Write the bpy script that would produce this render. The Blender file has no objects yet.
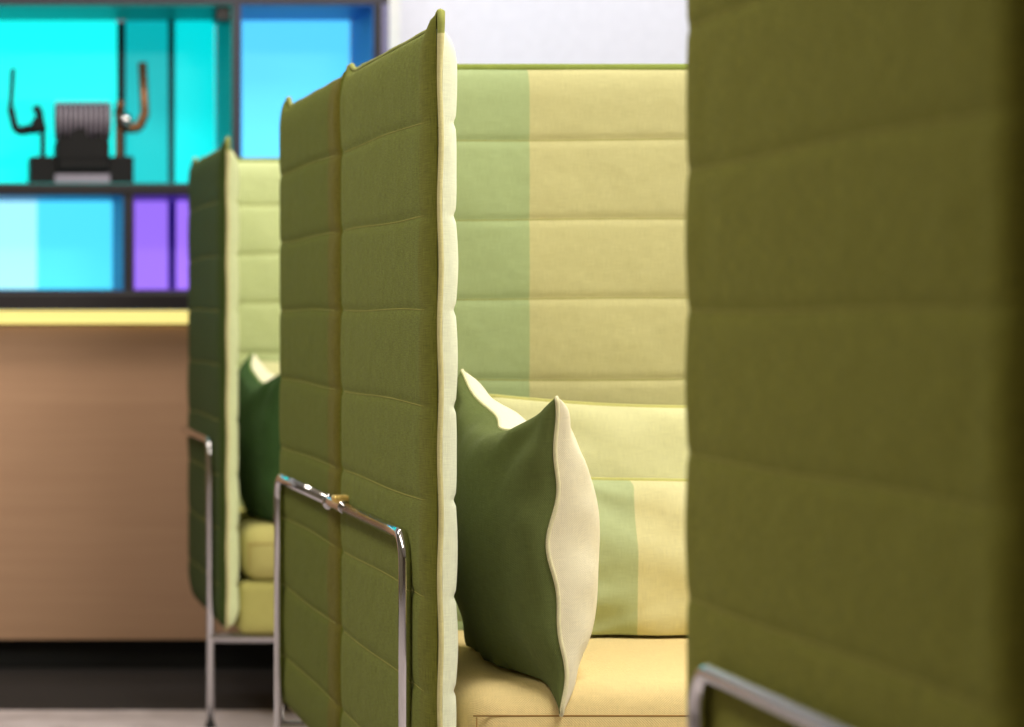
import bpy, bmesh, math, random
from mathutils import Vector, Matrix, Euler
PI = math.pi
sc = bpy.context.scene
COL = sc.collection
F = 2700.0            # focal length in pixels of a 1024 px wide frame
VPX, HOR, EYE = -80.0, 310.0, 1.0
def PX(x, D): return (x - VPX) * D / F
def PZ(y, D): return EYE + (HOR - y) * D / F

# ------------------------------------------------------------------ materials
def lin(c):
    return tuple(((v/255)/12.92 if v/255 <= .04045 else ((v/255+.055)/1.055)**2.4) for v in c) + (1,)
def newmat(name):
    m = bpy.data.materials.new(name); m.use_nodes = True
    nt = m.node_tree; b = nt.nodes['Principled BSDF']
    return m, nt, b
def N(nt, t, **kw):
    n = nt.nodes.new(t)
    for k, v in kw.items(): setattr(n, k, v)
    return n
def math_node(nt, op, a, b=None):
    n = N(nt, 'ShaderNodeMath', operation=op)
    for i, v in enumerate((a, b)):
        if v is None: continue
        if isinstance(v, (int, float)): n.inputs[i].default_value = v
        else: nt.links.new(v, n.inputs[i])
    return n.outputs[0]

def fabric(name, stripes, axis=0, period=.0030, bump=.55, sheen=.04, melange=.10, soft=.25):
    """woven cloth; stripes = [(start in metres along the UV axis, sRGB colour), ...]"""
    m, nt, b = newmat(name); L = nt.links
    uv = N(nt, 'ShaderNodeUVMap', uv_map='cloth')
    sep = N(nt, 'ShaderNodeSeparateXYZ'); L.new(uv.outputs[0], sep.inputs[0])
    if len(stripes) == 1:
        rgb = N(nt, 'ShaderNodeRGB'); rgb.outputs[0].default_value = lin(stripes[0][1]); base = rgb.outputs[0]
    else:
        mr = N(nt, 'ShaderNodeMapRange'); mr.inputs['From Min'].default_value = -2; mr.inputs['From Max'].default_value = 2
        L.new(sep.outputs[axis], mr.inputs['Value'])
        cr = N(nt, 'ShaderNodeValToRGB'); cr.color_ramp.interpolation = 'CONSTANT'
        el = cr.color_ramp.elements
        el[0].position = 0; el[0].color = lin(stripes[0][1])
        el[1].position = (stripes[1][0]+2)/4; el[1].color = lin(stripes[1][1])
        for s, c in stripes[2:]:
            e = el.new((s+2)/4); e.color = lin(c)
        L.new(mr.outputs[0], cr.inputs[0]); base = cr.outputs[0]
    k = 2*PI/period
    sx = math_node(nt, 'SINE', math_node(nt, 'MULTIPLY', sep.outputs[0], k))
    sy = math_node(nt, 'SINE', math_node(nt, 'MULTIPLY', sep.outputs[1], k))
    weave = math_node(nt, 'MULTIPLY', sx, sy)
    # uneven threads, one noise stretched along each direction
    outs = []
    for sca in ((900, 45, 1), (45, 900, 1)):
        mp = N(nt, 'ShaderNodeMapping'); mp.inputs['Scale'].default_value = sca
        L.new(uv.outputs[0], mp.inputs[0])
        nz = N(nt, 'ShaderNodeTexNoise'); nz.inputs['Scale'].default_value = 1; nz.inputs['Detail'].default_value = 2
        L.new(mp.outputs[0], nz.inputs['Vector']); outs.append(nz.outputs[0])
    thr = math_node(nt, 'ADD', outs[0], outs[1])
    fac = math_node(nt, 'MULTIPLY_ADD', weave, .35)
    nt.nodes[-1].inputs[2].default_value = 0
    val = math_node(nt, 'ADD', math_node(nt, 'MULTIPLY', math_node(nt, 'SUBTRACT', thr, 1.0), melange*5), math_node(nt, 'MULTIPLY', weave, melange*.7))
    val = math_node(nt, 'ADD', val, 1.0)
    hsv = N(nt, 'ShaderNodeHueSaturation'); L.new(base, hsv.inputs['Color']); L.new(val, hsv.inputs['Value'])
    L.new(hsv.outputs[0], b.inputs['Base Color'])
    b.inputs['Roughness'].default_value = .92
    b.inputs['Specular IOR Level'].default_value = .1
    b.inputs['Sheen Weight'].default_value = sheen; b.inputs['Sheen Roughness'].default_value = .5
    # soft wrinkles + weave
    n2 = N(nt, 'ShaderNodeTexNoise'); n2.inputs['Scale'].default_value = 14; n2.inputs['Detail'].default_value = 2
    L.new(uv.outputs[0], n2.inputs['Vector'])
    b2 = N(nt, 'ShaderNodeBump'); b2.inputs['Strength'].default_value = soft; b2.inputs['Distance'].default_value = .02
    L.new(n2.outputs[0], b2.inputs['Height'])
    b1 = N(nt, 'ShaderNodeBump'); b1.inputs['Strength'].default_value = bump; b1.inputs['Distance'].default_value = .0008
    hh = math_node(nt, 'ADD', weave, thr)
    L.new(hh, b1.inputs['Height']); L.new(b2.outputs[0], b1.inputs['Normal']); L.new(b1.outputs[0], b.inputs['Normal'])
    return m

def plain(name, c, rough=.6, metal=0, bump=0, bscale=30, spec=.5):
    m, nt, b = newmat(name)
    nz = N(nt, 'ShaderNodeTexNoise'); nz.inputs['Scale'].default_value = bscale; nz.inputs['Detail'].default_value = 3
    tc = N(nt, 'ShaderNodeTexCoord'); nt.links.new(tc.outputs['Object'], nz.inputs['Vector'])
    mx = N(nt, 'ShaderNodeMix', data_type='RGBA')
    c0 = lin(c); mx.inputs['A'].default_value = tuple(v*.93 for v in c0[:3])+(1,); mx.inputs['B'].default_value = tuple(min(1, v*1.07) for v in c0[:3])+(1,)
    nt.links.new(nz.outputs[0], mx.inputs['Factor']); nt.links.new(mx.outputs['Result'], b.inputs['Base Color'])
    b.inputs['Roughness'].default_value = rough; b.inputs['Metallic'].default_value = metal
    b.inputs['Specular IOR Level'].default_value = spec
    if bump:
        bp = N(nt, 'ShaderNodeBump'); bp.inputs['Strength'].default_value = bump; bp.inputs['Distance'].default_value = .002
        nt.links.new(nz.outputs[0], bp.inputs['Height']); nt.links.new(bp.outputs[0], b.inputs['Normal'])
    return m
def glow(name, c, s):
    m, nt, b = newmat(name)
    b.inputs['Base Color'].default_value = lin(c); b.inputs['Emission Color'].default_value = lin(c)
    b.inputs['Emission Strength'].default_value = s; b.inputs['Roughness'].default_value = .4
    return m

# ------------------------------------------------------------------ mesh helpers
def finish(name, bm, mat, parent=None, smooth=True):
    me = bpy.data.meshes.new(name)
    bmesh.ops.recalc_face_normals(bm, faces=bm.faces[:])
    bm.to_mesh(me); bm.free()
    if smooth:
        for p in me.polygons: p.use_smooth = True
    me.materials.append(mat)
    o = bpy.data.objects.new(name, me); COL.objects.link(o)
    if parent: o.parent = parent
    return o
def mesh_from(name, verts, faces, mat, parent=None, uvs=None, smooth=True):
    me = bpy.data.meshes.new(name); me.from_pydata([tuple(v) for v in verts], [], faces); me.update()
    if uvs:
        lay = me.uv_layers.new(name='cloth')
        for lp in me.loops: lay.data[lp.index].uv = uvs[lp.vertex_index]
    if smooth:
        for p in me.polygons: p.use_smooth = True
    me.materials.append(mat)
    o = bpy.data.objects.new(name, me); COL.objects.link(o)
    if parent: o.parent = parent
    return o
def tag(o, label, cat, group=None):
    o['label'] = label; o['category'] = cat
    if group: o['group'] = group
    return o
def thing(name, label, cat, loc=(0, 0, 0), rz=0, group=None):
    o = bpy.data.objects.new(name, None); COL.objects.link(o); o.empty_display_size = .1
    o.location = loc; o.rotation_euler = (0, 0, rz)
    return tag(o, label, cat, group)
def struct(o): o['kind'] = 'structure'; return o

def box_bm(bm, lo, hi, bev=0, seg=2):
    r = bmesh.ops.create_cube(bm, size=1)
    lo, hi = Vector(lo), Vector(hi); c = (lo+hi)/2; s = hi-lo
    for v in r['verts']: v.co = Vector((v.co.x*s.x, v.co.y*s.y, v.co.z*s.z)) + c
    if bev:
        es = list({e for v in r['verts'] for e in v.link_edges})
        bmesh.ops.bevel(bm, geom=es, offset=bev, segments=seg, affect='EDGES', profile=.5, clamp_overlap=True)
def box(name, lo, hi, mat, parent=None, bev=0, seg=2):
    bm = bmesh.new(); box_bm(bm, lo, hi, bev, seg)
    return finish(name, bm, mat, parent, smooth=False)

def smooth_path(pts, radii, n=8):
    """polyline with rounded corners"""
    P = [Vector(p) for p in pts]; out = [P[0]]
    for i in range(1, len(P)-1):
        r = radii if isinstance(radii, (int, float)) else radii[i-1]
        a = (P[i-1]-P[i]).normalized(); b = (P[i+1]-P[i]).normalized()
        ang = a.angle(b); d = r/math.tan(ang/2)
        c = P[i] + (a+b).normalized()*(r/math.sin(ang/2))
        s = P[i]+a*d - c; e = P[i]+b*d - c
        for k in range(n+1):
            t = k/n
            out.append(c + (s.lerp(e, t)).normalized()*r)
    out.append(P[-1]); return out
def tube_geo(path, r, sides=8, closed=False, caps=True, radf=None):
    P = [Vector(p) for p in path]; n = len(P); V = []; Fc = []
    T = []
    for i in range(n):
        if closed: t = P[(i+1) % n]-P[i-1]
        else: t = P[min(i+1, n-1)]-P[max(i-1, 0)]
        T.append(t.normalized())
    ref = Vector((0, 0, 1)) if abs(T[0].z) < .9 else Vector((1, 0, 0))
    nrm = (ref - T[0]*ref.dot(T[0])).normalized()
    for i in range(n):
        nrm = (nrm - T[i]*nrm.dot(T[i])).normalized(); bi = T[i].cross(nrm)
        rr = r*(radf(i/(n-1)) if radf else 1)
        for k in range(sides):
            a = 2*PI*k/sides
            V.append(P[i] + nrm*math.cos(a)*rr + bi*math.sin(a)*rr)
    m = n if closed else n-1
    for i in range(m):
        j = (i+1) % n
        for k in range(sides):
            k2 = (k+1) % sides
            Fc.append((i*sides+k, i*sides+k2, j*sides+k2, j*sides+k))
    if caps and not closed:
        Fc.append(tuple(range(sides-1, -1, -1))); Fc.append(tuple((n-1)*sides+k for k in range(sides)))
    return V, Fc
def merge_geo(parts):
    V, Fc = [], []
    for v, f in parts:
        o = len(V); V += v; Fc += [tuple(i+o for i in q) for q in f]
    return V, Fc
def tube(name, path, r, mat, parent=None, sides=14, closed=False, uv=False, radf=None):
    V, Fc = tube_geo(path, r, sides, closed, radf=radf)
    uvs = [(v.x+v.y, v.z) for v in V] if uv else None
    return mesh_from(name, V, Fc, mat, parent, uvs)

# ------------------------------------------------------------------ quilted panels
SEAMS = [.35, .48, .61, .74, .87, 1.0, 1.128, 1.257]
Z0 = .25
def quilt(parent, pos, u0, u1, ztop, zbot, Tout, Tin, mout, min_, mpipe, mthread, ear, names, seed=0, zshift=0.0, groove=.15, pr=.0036, PIPEOUT=.0028):
    """pos(u, z, off): off > 0 outer side. Builds outer skin on parent-named object, returns it."""
    rng = random.Random(seed)
    L = u1-u0
    seams = [z+zshift for z in SEAMS]
    us = []
    n_mid = 26
    edge = [0, .003, .008, .015, .024, .036, .05, .065]
    us = [u0+e for e in edge] + [u0+.065+(L-.13)*(i/n_mid) for i in range(1, n_mid)] + [u1-e for e in reversed(edge)]
    ts = []
    nseg = len(seams)+1
    for s in range(nseg):
        for q in ((0, .03, .07, .12, .2, .3, .42, .5, .58, .7, .8, .88, .93, .97)):
            ts.append((s, q))
    ts.append((nseg-1, 1.0))
    wob = [[rng.uniform(-1, 1) for _ in range(4)] for _ in range(nseg+1)]
    def zat(s, q, u):
        a = zbot(u) if s == 0 else seams[s-1] + .0016*math.sin(9*(u-u0)+wob[s][0]*3)
        b = ztop(u) if s == nseg-1 else seams[s] + .0016*math.sin(9*(u-u0)+wob[s+1][0]*3)
        return a+(b-a)*q, a, b
    def ep(d, w):
        x = min(max(d/w, 0), 1); return math.sqrt(max(0, 1-(1-x)**2))
    def skin(name, sgn, T, mat, par):
        V, UV, Fc = [], [], []
        G = groove
        for (s, q) in ts:
            for u in us:
                z, a, b = zat(s, q, u)
                du = min(u-u0, u1-u)
                e = (ep(u-u0, .045) if u-u0 < u1-u else ep(u1-u, .03))*(ep(ztop(u)-z-.024*ear(u, ztop(u)), .055) if sgn < 0 and T > .03 else ep(ztop(u)-z, .05))*ep(z-zbot(u), .05)
                near = 1.0
                if s > 0: near *= 1-G*math.exp(-((z-a)/.006)**2) - G*.5*math.exp(-((z-a)/.028)**2)
                if s < nseg-1: near *= 1-G*math.exp(-((z-b)/.006)**2) - G*.5*math.exp(-((z-b)/.028)**2)
                br = .0035 + .002*ear(u, z)
                puck = .0016*math.sin(u*61+wob[s][1]*6)*math.exp(-((q-.5)/.3)**2)*math.exp(-((du-.05)/.06)**2)
                off = br + (T-br+puck)*e*near if T > br else br
                # scalloped border: pulled in at each seam
                V.append(pos(u, z, sgn*off)); UV.append((u, z))
        nu = len(us); UV = arc_uv(V, nu, us[nu//2], 0)
        for i in range(len(ts)-1):
            for j in range(nu-1):
                Fc.append((i*nu+j, i*nu+j+1, (i+1)*nu+j+1, (i+1)*nu+j))
        o = mesh_from(name, V, Fc, mat, par, UV)
        return o
    outer = skin(names[0], 1, Tout, mout, parent)
    inner = skin(names[1], -1, Tin, min_, outer)
    # border piping
    path = []
    nb = 90
    zz0, zz1 = zbot(u0), ztop(u0)
    for i in range(nb): path.append((u0, zbot(u0)+(ztop(u0)-zbot(u0))*i/nb))
    for u in us[:-1]: path.append((u, ztop(u)))
    for i in range(nb): path.append((u1, ztop(u1)+(zbot(u1)-ztop(u1))*i/nb))
    for u in reversed(us[1:]): path.append((u, zbot(u)))
    uc, zc = (u0+u1)/2, (Z0+1.4)/2; pp = PIPEOUT
    def outw(u, z):
        return (u-pp if u-u0 < .0005 else u+pp if u1-u < .0005 else u), (z+pp if z > ztop(min(max(u, u0), u1))-.0005 else z-pp if z < zbot(min(max(u, u0), u1))+.0005 else z)
    P3 = [pos(*outw(u, z), .0010*math.sin(z*37+u*29+seed)) for u, z in path]
    V, Fc = tube_geo(P3, pr, 8, True, radf=lambda t: 1+.5*ear(*path[round(t*(len(path)-1))]))
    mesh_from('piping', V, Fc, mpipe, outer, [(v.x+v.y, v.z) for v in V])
    # stitch thread lying in the seams of both faces
    for sgn, T, nm, par in ((1, Tout, 'outer_stitching', outer), (-1, Tin, 'inner_stitching', outer)):
        parts = []
        for s in range(1, nseg):
            line = []
            for u in us[4:-4]:
                z, a, b = zat(s, 0, u); du = min(u-u0, u1-u)
                e = ep(du, .05)
                off = .003+(T-.003)*e*(1-groove*1.5)
                line.append(Vector(pos(u, z, sgn*(off+.0002))))
            parts.append(tube_geo(line, .0008, 4))
        V, Fc = merge_geo(parts); mesh_from(nm, V, Fc, mthread, par)
    return outer

def arc_uv(V, m, u_mid=0.0, v_mid=0.0):
    """cloth coordinates of a grid (rows of m points) measured along the surface from its middle"""
    V = [Vector(v) for v in V]; n = len(V)//m; ci, cj = n//2, m//2
    U = [[0.0]*m for _ in range(n)]; Wv = [[0.0]*m for _ in range(n)]
    for i in range(n):
        U[i][cj] = u_mid
        for j in range(cj+1, m): U[i][j] = U[i][j-1]+(V[i*m+j]-V[i*m+j-1]).length
        for j in range(cj-1, -1, -1): U[i][j] = U[i][j+1]-(V[i*m+j]-V[i*m+j+1]).length
    for j in range(m):
        Wv[ci][j] = v_mid
        for i in range(ci+1, n): Wv[i][j] = Wv[i-1][j]+(V[i*m+j]-V[(i-1)*m+j]).length
        for i in range(ci-1, -1, -1): Wv[i][j] = Wv[i+1][j]-(V[i*m+j]-V[(i+1)*m+j]).length
    return [(U[i][j], Wv[i][j]) for i in range(n) for j in range(m)]
W = 1.62
DEP = .757
def rounded_box_grid(name, lo, hi, r, mat, parent, crown=0, puff=0, seed=0):
    """upholstered block: subdivided box with rounded edges, crowned top, cloth UVs"""
    bm = bmesh.new(); nx, ny, nz = 40, 22, 10
    lo, hi = Vector(lo), Vector(hi); s = hi-lo; c = (lo+hi)/2
    def grid(n):  # denser at the ends
        return [.5-.5*math.cos(PI*i/n) for i in range(n+1)]
    gx, gy, gz = grid(nx), grid(ny), grid(nz)
    vs = {}
    def V(i, j, k):
        key = (i, j, k)
        if key not in vs:
            p = Vector((lo.x+s.x*gx[i], lo.y+s.y*gy[j], lo.z+s.z*gz[k]))
            core = Vector((min(max(p.x, lo.x+r), hi.x-r), min(max(p.y, lo.y+r), hi.y-r), min(max(p.z, lo.z+r), hi.z-r)))
            d = p-core
            if d.length > 1e-9:
                m = max(abs(d.x), abs(d.y), abs(d.z))
                p = core + d.normalized()*m if m > 0 else p
            fx, fy = 2*gx[i]-1, 2*gy[j]-1
            if k == nz or p.z > c.z: p.z += crown*(1-fx**4)*(1-fy**4)
            vs[key] = bm.verts.new(p)
        return vs[key]
    def quads(a, b, f):
        for i in range(a):
            for j in range(b):
                bm.faces.new((f(i, j), f(i+1, j), f(i+1, j+1), f(i, j+1)))
    quads(nx, ny, lambda i, j: V(i, j, nz)); quads(nx, ny, lambda i, j: V(i, j, 0))
    quads(nx, nz, lambda i, k: V(i, 0, k)); quads(nx, nz, lambda i, k: V(i, ny, k))
    quads(ny, nz, lambda j, k: V(0, j, k)); quads(ny, nz, lambda j, k: V(nx, j, k))
    bmesh.ops.recalc_face_normals(bm, faces=bm.faces[:])
    uvl = bm.loops.layers.uv.new('cloth')
    for f in bm.faces:
        n = f.normal
        for l in f.loops:
            p = l.vert.co
            l[uvl].uv = (p.x, p.y+p.z) if abs(n.x) < .8 else (p.y, p.z)
    return finish(name, bm, mat, parent)

def stitched_line(pts, dash=.0055, gap=.003, r=.0007):
    parts = []
    P = [Vector(p) for p in pts]
    for a, b in zip(P[:-1], P[1:]):
        d = (b-a); L = d.length; d.normalize(); t = 0
        while t+dash < L:
            parts.append(tube_geo([a+d*t, a+d*(t+dash)], r, 4)); t += dash+gap
    return merge_geo(parts)

chrome = plain('chrome', (205, 203, 205), .10, 1.0, spec=.5)
brass = plain('brass', (240, 205, 120), .42, .7)
black_rubber = plain('black_rubber', (22, 22, 22), .7)

def make_sofa(label, loc, rz, mats, joined, connector=False, groove=.15, seed=0):
    T = thing('highback_sofa', label, 'sofa', loc, rz, 'high-back booth sofas in a row')
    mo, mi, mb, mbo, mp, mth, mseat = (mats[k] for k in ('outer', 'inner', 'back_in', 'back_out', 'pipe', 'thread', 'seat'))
    h = W/2
    def ztop(u):
        d0, d1 = u+DEP, -u
        return 1.384 + .017*math.exp(-(d0/.028)**4) + .014*math.exp(-(d1/.03)**2)
    def zbot(u):
        d0, d1 = u+DEP, -u
        r0, r1 = .02, .10
        z = Z0
        if d0 < r0: z += r0-math.sqrt(max(0, r0*r0-(r0-d0)**2))
        if d1 < r1: z += r1-math.sqrt(max(0, r1*r1-(r1-d1)**2))
        return z
    def ear(u, z):
        d0 = min(u+DEP, -u); return math.exp(-(d0/.03)**2)*math.exp(-((1.40-z)/.05)**2) if z < 1.45 else 1
    for sx in (-1, 1):
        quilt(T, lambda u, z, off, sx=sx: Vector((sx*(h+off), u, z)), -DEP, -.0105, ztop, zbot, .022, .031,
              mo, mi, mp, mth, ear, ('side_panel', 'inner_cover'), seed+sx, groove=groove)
    def ztb(u):
        d = min(u+h-.02, h-.02-u); return 1.390 + .004*math.exp(-(d/.03)**2)
    quilt(T, lambda u, z, off: Vector((u, -.034+off, z)), -h+.02, h-.02, ztb, lambda u: Z0, .020, .026,
          mbo, mb, mats['back_pipe'], mth, lambda u, z: .3, ('back_panel', 'inner_cover'), seed+5, zshift=.018, pr=.0058, PIPEOUT=.003)
    # seat
    seat = rounded_box_grid('seat_cushion', (-h+.038, -.733, .355), (h-.038, -.066, .488), .046, mseat, T, crown=.010)
    y = -.7325
    V, Fc = tube_geo([(-h+.050, y+.0005, .446), (h-.050, y+.0005, .446)], .0012, 5)
    mesh_from('seat_welt', V, Fc, mats['seat_thread'], seat)
    V, Fc = tube_geo([(-h+.055, y+.0012, .385), (-h+.055, y+.0012, .444)], .0009, 5)
    mesh_from('seat_welt', V, Fc, mats['seat_thread'], seat)
    rounded_box_grid('seat_base', (-h+.030, -.725, .232), (h-.030, -.066, .356), .018, mats['seat_base'], T)
    # tubular frame
    for sx in (-1, 1):
        X = sx*(h+.030); yl = -.66
        if joined: pts = [(X, yl, .012), (X, yl, .686), (X, -.012, .686)]; rad = .042
        else: pts = [(X, yl, .012), (X, yl, .686), (X, .022, .686), (sx*(h-.16), .022, .686)]; rad = .042
        arm = tube('armrest_leg_tube', smooth_path(pts, rad, 10), .0092, chrome, T, 18)
        bm = bmesh.new()
        bmesh.ops.create_cone(bm, cap_ends=True, segments=18, radius1=.013, radius2=.011, depth=.014, matrix=Matrix.Translation((X, yl, .007)))
        finish('foot_glide', bm, black_rubber, arm)
        xr = sx*(h-.36)
        rl = tube('rear_leg', [(xr, -.10, .012), (xr, -.10, .215)], .0092, chrome, T, 14)
        bm = bmesh.new()
        bmesh.ops.create_cone(bm, cap_ends=True, segments=18, radius1=.013, radius2=.011, depth=.014, matrix=Matrix.Translation((xr, -.10, .007)))
        finish('foot_glide', bm, black_rubber, rl)
        tube('side_rail', [(xr, -.66, .219), (xr, -.08, .219)], .010, chrome, T, 12)
    tube('front_rail', [(-h-.030, -.66, .216), (h+.030, -.66, .216)], .0125, chrome, T, 14)
    tube('rear_rail', [(-h+.1, -.10, .218), (h-.1, -.10, .218)], .0105, chrome, T, 12)
    if joined:
        for sx in (-1, 1):
            X = sx*(h+.030)
            if connector:
                cl = tube('tube_connector', [(X, -.120, .686), (X, -.117, .686), (X, -.114, .686), (X, .004, .686), (X, .007, .686), (X, .009, .686)], .0104, chrome, T, 18)
                bm = bmesh.new(); box_bm(bm, (X-.015, -.118, .6925), (X+.018, -.078, .7035), .004, 3)
                finish('brass_clip', bm, brass, cl)
            else:
                bm = bmesh.new(); bmesh.ops.create_uvsphere(bm, u_segments=16, v_segments=10, radius=.0135, matrix=Matrix.Translation((X, -.026, .684)))
                finish('ball_stop', bm, chrome, T)
    return T

# ------------------------------------------------------------------ cloths
olive = (104, 106, 40)
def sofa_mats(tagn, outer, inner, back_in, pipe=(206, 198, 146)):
    d = {}
    d['outer'] = fabric('olive_weave_'+tagn, outer, 0, melange=.20)
    d['inner'] = fabric('pale_weave_'+tagn, inner, 0, melange=.07)
    d['back_in'] = fabric('striped_weave_'+tagn, back_in, 0, melange=.05)
    d['back_out'] = d['outer']
    d['pipe'] = fabric('pale_cord_'+tagn, [(-2, pipe), (1.368, (146, 150, 82))], 1, bump=.2)  # pale default paints the front-edge highlight onto an olive cord
    d['back_pipe'] = fabric('green_cord_'+tagn, [(0, (126, 138, 66))], bump=.2)
    d['thread'] = fabric('thread_'+tagn, [(0, (150, 146, 74))], bump=.1)
    d['seat'] = fabric('cream_weave_'+tagn, [(0, (230, 206, 148))], melange=.06, period=.0036, bump=.7)
    d['seat_thread'] = plain('seat_thread_'+tagn, (150, 112, 52), .9)
    d['seat_base'] = fabric('cream_base_'+tagn, [(0, (206, 186, 104))], melange=.06)
    return d
G1, Y1 = (160, 174, 126), (190, 184, 134)
back_st = [(-2, G1), (-.534, Y1), (.15, G1), (.52, Y1)]
mA = sofa_mats('middle', [(-2, (117, 119, 50)), (-.722, (115, 122, 52))], [(-2, (232, 236, 210))], back_st)
mB = sofa_mats('rear', [(-2, (102, 110, 36)), (-.12, (110, 104, 34)), (-.03, (104, 112, 36))], [(-2, (200, 205, 150))], back_st)
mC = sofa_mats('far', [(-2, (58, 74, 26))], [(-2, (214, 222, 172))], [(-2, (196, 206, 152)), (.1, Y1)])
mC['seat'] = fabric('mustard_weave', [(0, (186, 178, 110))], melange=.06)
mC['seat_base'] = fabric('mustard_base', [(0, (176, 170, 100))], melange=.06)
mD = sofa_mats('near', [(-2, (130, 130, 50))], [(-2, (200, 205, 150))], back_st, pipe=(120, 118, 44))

J, PER = 4.417, 2.704
XC = .705 + W/2
sofaA = make_sofa('middle high-back green booth sofa facing us, loose cushions on its cream seat', (XC, J, 0), 0, mA, True, True, seed=1, groove=.13)
make_sofa('high-back olive booth sofa standing back to back behind the one with the cushions, facing away', (XC, J, 0), PI, mB, True, seed=11)
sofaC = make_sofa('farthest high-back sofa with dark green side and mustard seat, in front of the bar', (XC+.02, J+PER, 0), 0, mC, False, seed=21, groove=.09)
make_sofa('nearest high-back olive sofa, its large blurred side panel filling the right of the view', (XC+.009, J-PER, 0), PI, mD, False, seed=31, groove=.12)

# ------------------------------------------------------------------ cushions
def make_cushion(name, label, w, hgt, thick, mfront, mback, mpipe, loc, rot, seed, group, conc=.10, pw=.42, wr=1.0, pr=.0030, topc=None, bow=0):
    """square pillow; local plane xz, front cover towards local -y, origin at centre"""
    rng = random.Random(seed)
    T = thing(name, label, 'cushion', loc, 0, group); T.rotation_euler = rot
    n = 44
    ph = [rng.uniform(0, 6.28) for _ in range(12)]
    def warp(a, b):
        x = a*w/2*(1-conc*(1-b*b)*abs(a)**1.5); z = b*hgt/2*(1-(topc if topc and b > 0 else conc)*(1-a*a)*abs(b)**1.5)
        edge = max(abs(a), abs(b))
        # the seam line wanders
        yy = .006*wr*(math.sin(5.2*b+ph[0])+.6*math.sin(11*b+ph[1]))*abs(a)**6 + .006*wr*(math.sin(5*a+ph[2])+.5*math.sin(10*a+ph[3]))*abs(b)**6
        yy -= bow*(1-a**4)*(1-b**4)
        return x, yy, z
    def skin(nm, sgn, mat, par):
        V, UV, Fc = [], [], []
        g = [math.sin(PI/2*(2*i/n-1)) for i in range(n+1)]
        for i in range(n+1):
            for j in range(n+1):
                a, b = g[j], g[i]
                x, yy, z = warp(a, b)
                t = ((1-a*a)*(1-b*b))**(pw+(.16*b*b if b < 0 and topc else 0))
                puck = 0
                # gathers running in from the seam, and soft creases pointing at the corners
                da, db = 1-abs(a), 1-abs(b)
                puck += .0035*wr*math.sin(17*b+ph[4]+3*a)*math.exp(-(da/.22)**2)*min(1, da*12)
                puck += .0035*wr*math.sin(16*a+ph[5]+3*b)*math.exp(-(db/.22)**2)*min(1, db*12)
                cr = math.exp(-((abs(a)-abs(b))/.16)**2)*math.exp(-((max(abs(a), abs(b))-.72)/.2)**2)
                puck -= .006*wr*cr
                puck += .004*wr*math.sin(5*a+ph[6]+4*b)*math.sin(4.3*b+ph[7])*t
                V.append((x, yy + sgn*(thick/2*t+puck*(t > .02) + .0022), z)); UV.append((x, z))
        m = n+1; UV = arc_uv(V, m)
        for i in range(n):
            for j in range(n): Fc.append((i*m+j, i*m+j+1, (i+1)*m+j+1, (i+1)*m+j))
        o = mesh_from(nm, V, Fc, mat, par, UV)
        return o
    skin('front_cover', -1, mfront, T); skin('back_cover', 1, mback, T)
    path = []; k = 60
    for i in range(k): path.append(warp(-1+2*i/k, -1))
    for i in range(k): path.append(warp(1, -1+2*i/k))
    for i in range(k): path.append(warp(1-2*i/k, 1))
    for i in range(k): path.append(warp(-1, 1-2*i/k))
    V, Fc = tube_geo(path, pr, 8, True)
    mesh_from('piping', V, Fc, mpipe, T, [(v.x, v.z+v.y) for v in V])
    return T
cGreen = fabric('dark_green_cloth', [(0, (96, 106, 60))], melange=.10)
cCream = fabric('cream_cloth', [(0, (238, 230, 202))], melange=.05)
cCord = fabric('cream_cord', [(0, (222, 216, 178))], bump=.2)
cMint = fabric('mid_green_cloth', [(0, (122, 164, 96))], melange=.08)
cPale = fabric('pale_green_cloth', [(-2, (216, 213, 164)), (.0, (202, 208, 158)), (.11, (216, 213, 164))], melange=.05)
cStripe = fabric('striped_cloth', [(-2, (182, 192, 146)), (-.143, (220, 213, 164))], melange=.05)
cOliveCord = fabric('olive_cord', [(0, (186, 182, 112))], bump=.2)
cMintCord = fabric('green_cord', [(0, (122, 146, 84))], bump=.2)
cDeep = fabric('deep_green_cloth', [(0, (54, 82, 42))], melange=.10)
grp = 'loose cushions on the sofas'
# front edge towards the camera; local +x runs from the front edge to the back
def edge_on(front, length, yaw):
    """centre for a cushion whose front vertical edge is at front, running back at angle yaw from +Y (towards +X)"""
    d = Vector((math.sin(yaw), math.cos(yaw), 0)); return Vector(front) + d*length/2
def settle(T, sofa, xmin=None, ymax=None):
    """soft cushions flatten against the seat, the side panel and the sofa back"""
    from mathutils.bvhtree import BVHTree
    bpy.context.view_layer.update()
    seat = [o for o in sofa.children if o.name.startswith('seat_cushion')][0]
    M = seat.matrix_world
    bv = BVHTree.FromPolygons([M @ v.co for v in seat.data.vertices], [tuple(p.vertices) for p in seat.data.polygons])
    for ch in T.children:
        mw = ch.matrix_world; mi = mw.inverted(); gap = .0085 if ch.name.startswith('piping') else .0055
        for v in ch.data.vertices:
            p = mw @ v.co; q = p.copy()
            if xmin is not None and q.x < xmin+gap: q.x = xmin+gap+(q.x-xmin-gap)*.03
            if ymax is not None and q.y > ymax-gap: q.y = ymax-gap+(q.y-ymax+gap)*.03
            hit = bv.ray_cast(Vector((q.x, q.y, 2)), Vector((0, 0, -1)))[0]
            if hit is None: hit = bv.ray_cast(Vector((q.x, q.y+.012, 2)), Vector((0, 0, -1)))[0] and None
            if hit is not None and q.z < hit.z+gap: q.z = hit.z+gap+(q.z-hit.z)*.02
            if q != p: v.co = mi @ q
yaw = -.10
c = edge_on((.8635, 3.664, .679), .39, yaw)
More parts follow.
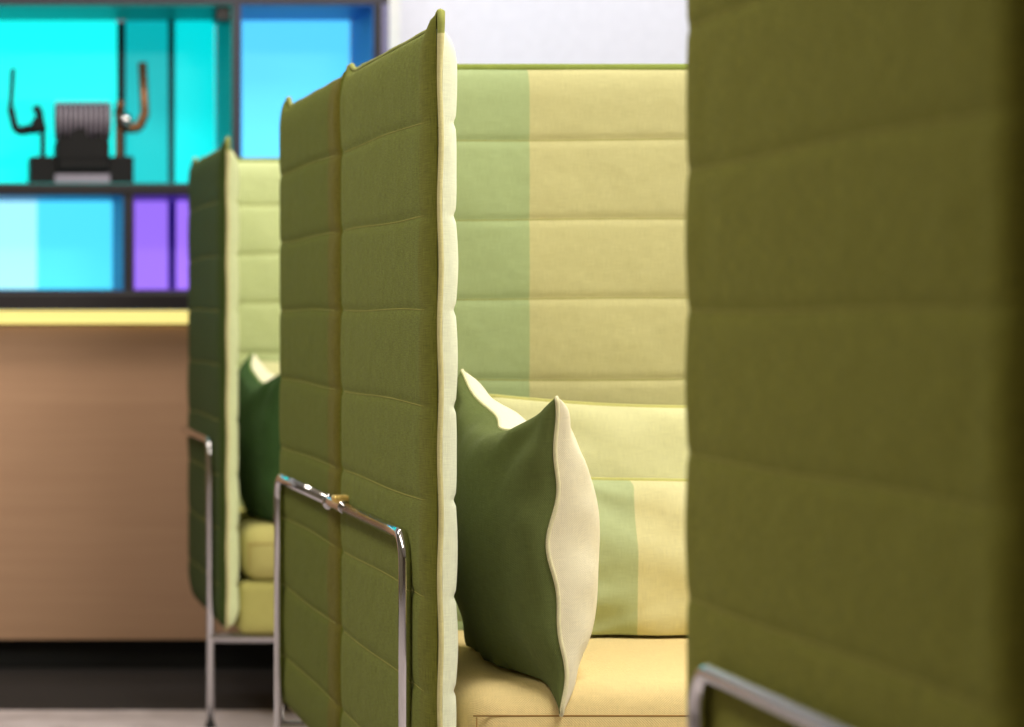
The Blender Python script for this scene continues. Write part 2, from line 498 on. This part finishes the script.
q1 = make_cushion('square_cushion', 'sharp dark green cushion with cream reverse, on edge at the front of the seat', .40, .435, .175, cCream, cGreen, cCord,
             c, Euler((math.radians(-3.2), math.radians(-4), PI/2-yaw), 'XYZ'), 4, grp, topc=.30, bow=.017, conc=.045, wr=1.1)
settle(q1, sofaA, .738)
q3 = make_cushion('back_cushion', 'long pale green cushion leaning upright on the striped sofa back', .70, .39, .085, cPale, cPale, cOliveCord,
             (1.258, 4.300, .668), Euler((math.radians(-4), 0, 0), 'XYZ'), 13, grp, conc=.10, pr=.0046)
settle(q3, sofaA, None, 4.352)
q4 = make_cushion('lumbar_cushion', 'low green and yellow striped cushion in front of the long pale cushion', .56, .260, .12, cStripe, cStripe, cOliveCord,
             (1.235, 4.172, .612), Euler((math.radians(-6), 0, 0), 'XYZ'), 17, grp, wr=1.5, conc=.06, pr=.0046)
settle(q4, sofaA)
c = edge_on((.868, 3.70+PER, .664), .40, yaw)
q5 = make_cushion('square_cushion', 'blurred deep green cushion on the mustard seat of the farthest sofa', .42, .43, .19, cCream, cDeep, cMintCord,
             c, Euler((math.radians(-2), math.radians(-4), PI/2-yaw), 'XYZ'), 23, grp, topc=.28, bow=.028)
settle(q5, sofaC, .758)
q6 = make_cushion('back_cushion', 'blurred pale cushion against the back of the farthest sofa, behind its deep green cushion', .70, .38, .085, cPale, cPale, cMintCord,
             (1.21, 4.300+PER, .684), Euler((math.radians(-4), 0, 0), 'XYZ'), 29, grp, conc=.10)
settle(q6, sofaC, None, 4.352+PER)

# ------------------------------------------------------------------ bar counter
bar_wood = None
def wood(name, c1, c2):
    m, nt, b = newmat(name)
    tc = N(nt, 'ShaderNodeTexCoord'); mp = N(nt, 'ShaderNodeMapping'); mp.inputs['Scale'].default_value = (1.2, 1.2, 26)
    nt.links.new(tc.outputs['Object'], mp.inputs[0])
    nz = N(nt, 'ShaderNodeTexNoise'); nz.inputs['Scale'].default_value = 1.6; nz.inputs['Detail'].default_value = 5
    nt.links.new(mp.outputs[0], nz.inputs['Vector'])
    cr = N(nt, 'ShaderNodeValToRGB'); cr.color_ramp.elements[0].position = .3; cr.color_ramp.elements[1].position = .7
    cr.color_ramp.elements[0].color = lin(c1); cr.color_ramp.elements[1].color = lin(c2)
    nt.links.new(nz.outputs[0], cr.inputs[0]); nt.links.new(cr.outputs[0], b.inputs['Base Color'])
    b.inputs['Roughness'].default_value = .5
    return m
bar_wood = wood('bar_veneer', (186, 146, 116), (193, 153, 122))
dark = plain('dark_lacquer', (30, 24, 28), .45)
frame_m = plain('shelf_frame', (52, 48, 62), .4)
black = plain('black_plinth', (9, 9, 9), .6)
bar = thing('bar_counter', 'long wooden bar counter with dark top and glowing strip under its edge', 'counter', (.9, 7.9, 0))
def rel(lo, o): return (lo[0]-o[0], lo[1]-o[1], lo[2]-o[2])
bo = (.9, 7.9, 0)
def bpart(name, lo, hi, m, bev=.002): return box(name, rel(lo, bo), rel(hi, bo), m, bar, bev)
bpart('countertop', (-1.2, 7.42, 1.0), (3.0, 8.5, 1.046), dark, .004)
bpart('plinth', (-1.16, 7.56, 0), (2.96, 8.44, .084), black)
x = -1.18
for wid in (1.20, 1.62, 1.356):
    bpart('front_panel', (x+.0015, 7.5, .084), (x+wid-.0015, 7.53, .955), bar_wood, .0015); x += wid
bpart('carcass', (-1.18, 7.532, .086), (2.98, 8.44, .998), dark)
bpart('light_strip', (-1.18, 7.485, .962), (2.98, 7.530, .999), glow('warm_led', (255, 236, 140), 1.05))

# ------------------------------------------------------------------ shelf unit with lit coloured boxes
SD = 8.0
sh = thing('shelving_unit', 'dark shelving unit of backlit turquoise, blue and purple boxes standing on the bar', 'shelves', (.5, SD+.2, 1.046))
so = (.5, SD+.2, 1.046)
def spart(name, lo, hi, m, par=None, bev=.002):
    o = box(name, rel(lo, so), rel(hi, so), m, par or sh, bev); return o
xl, xr = -.45, 1.345
zb0, zb1, zs0, zs1, zt0, zt1 = 1.047, 1.058, 1.343, 1.373, 1.906, 1.965
DP = .42
spart('bottom_board', (xl-.03, SD, zb0), (xr+.045, SD+DP+.03, zb1), dark)
spart('middle_shelf', (xl-.03, SD-.005, zs0), (xr+.045, SD+DP+.03, zs1), dark)
spart('top_board', (xl-.03, SD, zt0), (xr+.045, SD+DP+.03, zt1), frame_m)
spart('end_board', (xr, SD, zb1), (xr+.022, SD+DP+.03, zt0), dark)
spart('end_trim', (xr+.0225, SD-.003, zb1), (xr+.045, SD+DP+.03, zt0), plain('grey_violet_trim', (122, 120, 160), .4))
spart('end_board', (xl-.03, SD, zb1), (xl, SD+DP+.03, zt0), frame_m)
spart('divider', (.926, SD, zb1), (.950, SD+DP+.03, zs0), frame_m)
spart('divider', (.926, SD, zs1), (.950, SD+DP+.03, zt0), frame_m)
spart('divider', (.604, SD, zb1), (.632, SD+DP+.03, zs0), dark)
def liner(nm, x0, x1, z0, z1, c):
    """three coloured inside faces and a bottom, one sheet of board 4 mm thick"""
    bm = bmesh.new(); t = .004
    for lo, hi in (((x0, SD+.004, z0), (x0+t, SD+DP, z1)), ((x1-t, SD+.004, z0), (x1, SD+DP, z1)),
                   ((x0+t, SD+.004, z1-t), (x1-t, SD+DP, z1)), ((x0+t, SD+.004, z0), (x1-t, SD+DP, z0+t))):
        box_bm(bm, rel(lo, so), rel(hi, so))
    return finish(nm, bm, plain(nm+'_paint', c, .45), sh, False)
l1 = liner('turquoise_box', xl, .926, zs1, zt0, (0, 140, 140))
l2 = liner('blue_box', .950, xr, zs1, zt0, (20, 96, 180))
l3 = liner('cyan_box', xl, .604, zb1, zs0, (20, 110, 180))
l4 = liner('purple_box', .632, .926, zb1, zs0, (96, 50, 190))
l5 = liner('blue_box', .950, xr, zb1, zs0, (20, 96, 180))
def panel(nm, x0, x1, z0, z1, c, s, par, y=SD+DP):
    return spart(nm, (x0, y, z0), (x1, y+.012, z1), glow(nm+'_glow', c, s), par, .001)
# turquoise: bright left sheet, darker middle and bright right one between dark mullions
YB = SD+DP
def bx(px): return PX(px, YB)
def bz(py): return PZ(py, YB)
panel('lit_panel', xl+.004, bx(117), zs1+.004, bz(101), (0, 236, 232), .92, l1)
panel('lit_panel', xl+.004, bx(117), bz(101), bz(19), (22, 252, 248), 1.0, l1)
panel('lit_panel', bx(125), bx(168), zs1+.004, bz(19), (0, 182, 188), .85, l1)
panel('lit_panel', bx(175), .921, zs1+.004, bz(19), (0, 222, 226), .92, l1)
spart('mullion', (bx(117), YB-.02, zs1+.004), (bx(125), YB+.012, bz(22)), plain('dark_teal_mullion', (10, 40, 50), .5), l1)
spart('mullion', (bx(168), YB-.004, zs1+.004), (bx(175), YB+.012, bz(19)), plain('teal_mullion', (0, 110, 118), .5), l1)
spart('bracket', (PX(214, SD+.1), SD+.02, PZ(21, SD+.05)), (.921, SD+.14, zt0-.005), dark, l1)
panel('lit_panel', .955, xr-.005, zs1+.004, bz(20), (92, 214, 255), 1.0, l2)
panel('lit_panel', xl+.004, bx(37), zb1+.004, zs0-.004, (172, 246, 255), 1.0, l3)
panel('lit_panel', bx(37), .599, zb1+.004, zs0-.004, (84, 228, 255), 1.0, l3)
panel('lit_panel', .637, bx(168), zb1+.004, zs0-.004, (166, 122, 246), .9, l4)
panel('lit_panel', bx(176), .921, zb1+.004, zs0-.004, (170, 122, 250), .95, l4)
spart('mullion', (bx(168), YB-.004, zb1+.004), (bx(176), YB+.012, zs0-.004), plain('purple_mullion', (104, 62, 200), .5), l4)
panel('lit_panel', .955, xr-.005, zb1+.004, zs0-.004, (92, 214, 255), 1.0, l5)

# ------------------------------------------------------------------ antique machine on the shelf
MD = SD+.07
mx, mz = PX(83, MD), zs1+.0045
ma = thing('antique_machine', 'black antique machine with ribbed grey drum and two upturned side levers, on the shelf', 'machine', (mx, MD+.08, mz))
mk = plain('black_iron', (13, 11, 13), .6, .0, spec=.3); grey = plain('grey_steel', (150, 140, 156), .5, .1); copper = plain('copper', (122, 84, 56), .35, .7)
def mp(px, py): return ((px-83)*MD/F, PZ(py, MD)-mz)
def mbox(name, px0, py0, px1, py1, y0, y1, m, par=None, bev=.004):
    a, b = mp(px0, py1), mp(px1, py0)
    return box(name, (a[0], y0, max(0, a[1])), (b[0], y1, b[1]), m, par or ma, bev, 2)
mbox('base', 30, 156, 134, 187, -.07, .10, mk)
mbox('housing', 56, 138, 110, 172, -.085, .085, mk, bev=.012)
mbox('name_plate', 55, 174, 110, 184, -.078, -.0705, grey, bev=.002)
# drum made of fins
parts = []
z0, z1 = mp(0, 142)[1], mp(0, 100)[1]; zc, rr = (z0+z1)/2, (z1-z0)/2
drum = []
nf = 11; x0, x1 = mp(56, 0)[0], mp(112, 0)[0]
for i in range(nf):
    xx = x0+(x1-x0)*(i+.5)/nf; w2 = (x1-x0)/nf*.24
    parts.append(tube_geo([(xx-w2, 0, zc+.004), (xx+w2, 0, zc+.004)], rr, 24))
core = tube('drum_core', [(x0, 0, zc+.004), (x1, 0, zc+.004)], rr*.86, mk, ma, 20)
for pv in parts: mesh_from('rib', pv[0], pv[1], grey, core, smooth=False)
# toothed cover in front of the drum
pts = [(58, 142), (62, 132), (66, 140), (71, 131), (78, 128), (84, 129), (89, 137), (94, 140), (99, 133), (104, 139), (109, 142)]
bm = bmesh.new()
fr = [bm.verts.new((mp(a, b)[0], -.088, mp(a, b)[1])) for a, b in pts] + [bm.verts.new((mp(a, 158)[0], -.088, mp(a, 158)[1])) for a in (109, 58)]
f = bm.faces.new(fr); r = bmesh.ops.extrude_face_region(bm, geom=[f])
for v in [g for g in r['geom'] if isinstance(g, bmesh.types.BMVert)]: v.co.y += .02
finish('toothed_cover', bm, mk, ma, False)
def lever(pathpx, r, m, rf):
    P = [Vector((mp(a, b)[0], 0, mp(a, b)[1])) for a, b in pathpx]
    return tube('lever', smooth_path(P, .02, 6), r, m, ma, 12, radf=rf)
mbox('bracket', 33, 116, 46, 130, -.02, .02, mk, bev=.006)
lever([(46, 122), (34, 127), (17, 130), (11.5, 106), (14, 66)], .013, mk, lambda t: 1.5-.9*t)
mbox('post', 41, 124, 47, 158, -.012, .012, mk, bev=.003)
tube('knob', [(mp(36, 104)[0], 0, mp(36, 104)[1]), (mp(40, 104)[0], 0, mp(40, 110)[1]), (mp(42, 104)[0], 0, mp(42, 124)[1])], .013, mk, ma, 12)
lever([(122, 123), (128, 126), (141, 126), (147, 112), (144.5, 60)], .0145, copper, lambda t: 1.2-.25*t)
mbox('post', 117, 112, 123, 158, -.012, .012, copper, bev=.003)
V = tube('knob', [(mp(123, 98)[0], 0, mp(123, 98)[1]), (mp(122, 104)[0], 0, mp(122, 104)[1]), (mp(120, 114)[0], 0, mp(120, 114)[1])], .013, copper, ma, 12)
bm = bmesh.new(); bmesh.ops.create_uvsphere(bm, u_segments=16, v_segments=10, radius=.022, matrix=Matrix.Translation((mp(127, 119)[0], -.02, mp(127, 119)[1])))
finish('steel_ball', bm, plain('bright_steel', (225, 225, 230), .15, 1), ma)

# ------------------------------------------------------------------ setting
def floor_mat():
    m, nt, b = newmat('grey_floor')
    tc = N(nt, 'ShaderNodeTexCoord')
    nz = N(nt, 'ShaderNodeTexNoise'); nz.inputs['Scale'].default_value = 7; nz.inputs['Detail'].default_value = 6
    nt.links.new(tc.outputs['Object'], nz.inputs['Vector'])
    cr = N(nt, 'ShaderNodeValToRGB'); cr.color_ramp.elements[0].color = lin((160, 150, 152)); cr.color_ramp.elements[1].color = lin((196, 186, 190))
    cr.color_ramp.elements[0].position = .3; cr.color_ramp.elements[1].position = .7
    nt.links.new(nz.outputs[0], cr.inputs[0]); nt.links.new(cr.outputs[0], b.inputs['Base Color'])
    b.inputs['Roughness'].default_value = .45
    return m
struct(box('floor', (-3.0, -1.5, -.05), (4.6, 6.75, 0), floor_mat()))
wallm = plain('white_wall', (236, 236, 244), .8)
struct(box('wall_back', (-3.0, 9.0, 0), (4.6, 9.1, 3.2), wallm))
struct(box('wall_left', (-3.1, -1.5, 0), (-3.0, 9.1, 3.2), plain('taupe_wall', (120, 112, 96), .8)))
struct(box('light_block_wall', (-3.1, -1.6, 0), (4.6, -1.5, 3.2), plain('brown_wall', (110, 96, 78), .8)))  # unseen, added behind the camera to cut world light from the front
struct(box('ceiling', (-3.1, -1.5, 3.2), (4.6, 9.1, 3.3), plain('ceiling_paint', (225, 222, 214), .85)))
struct(box('trim_1', (1.508, 8.75, 0), (1.556, 9.0, 3.2), plain('cream_trim', (240, 234, 226), .6)))
struct(box('floor_back', (-3.0, 6.75, -.05), (4.6, 9.0, 0), plain('dark_floor', (24, 18, 17), .95, bump=.5, bscale=300)))  # floor is dark brown from here back to the wall

# ------------------------------------------------------------------ lights
def area(name, loc, size, power, col, rot=(0, 0, 0), sy=None):
    l = bpy.data.lights.new(name, 'AREA'); l.energy = power; l.color = col; l.size = size
    if sy: l.shape = 'RECTANGLE'; l.size_y = sy
    o = bpy.data.objects.new(name, l); COL.objects.link(o); o.location = loc; o.rotation_euler = rot
    return o
area('ceiling_light', (1.8, 2.9, 3.15), 1.3, 115, (1, .955, .86), sy=.9)
area('ceiling_light', (2.2, 5.6, 3.15), 1.3, 55, (1, .955, .86), sy=.9)
area('ceiling_light', (-.8, 3.6, 3.15), .6, 60, (1, .94, .80), sy=2.5)
area('ceiling_light', (.1, 6.4, 3.15), 3.2, 62, (1, .93, .82), sy=.5)  # unseen lamp added to brighten the bar front
area('wall_wash', (2.3, 7.8, 3.1), 2.6, 25, (.90, .92, 1), (math.radians(50), 0, 0), sy=.2)  # unseen strip added to lift the back wall to near white
w = bpy.data.worlds.new('world'); sc.world = w; w.use_nodes = True
bg = w.node_tree.nodes['Background']; bg.inputs[0].default_value = (1, .97, .92, 1); bg.inputs[1].default_value = .45

# ------------------------------------------------------------------ camera
cam = bpy.data.cameras.new('camera'); co = bpy.data.objects.new('camera', cam); COL.objects.link(co)
co.location = (0, 0, EYE); co.rotation_euler = (PI/2, 0, 0)
cam.sensor_width = 36; cam.lens = 36*F/1024
cam.shift_x = (512-VPX)/1024; cam.shift_y = -(363.5-HOR)/1024
cam.clip_start = .05
cam.dof.use_dof = True; cam.dof.focus_distance = 3.70; cam.dof.aperture_fstop = 4.6
sc.camera = co
sc.view_settings.view_transform = 'Standard'; sc.view_settings.look = 'None'
sc.view_settings.gamma = 1; sc.view_settings.use_curve_mapping = False
sc.view_settings.exposure = 0
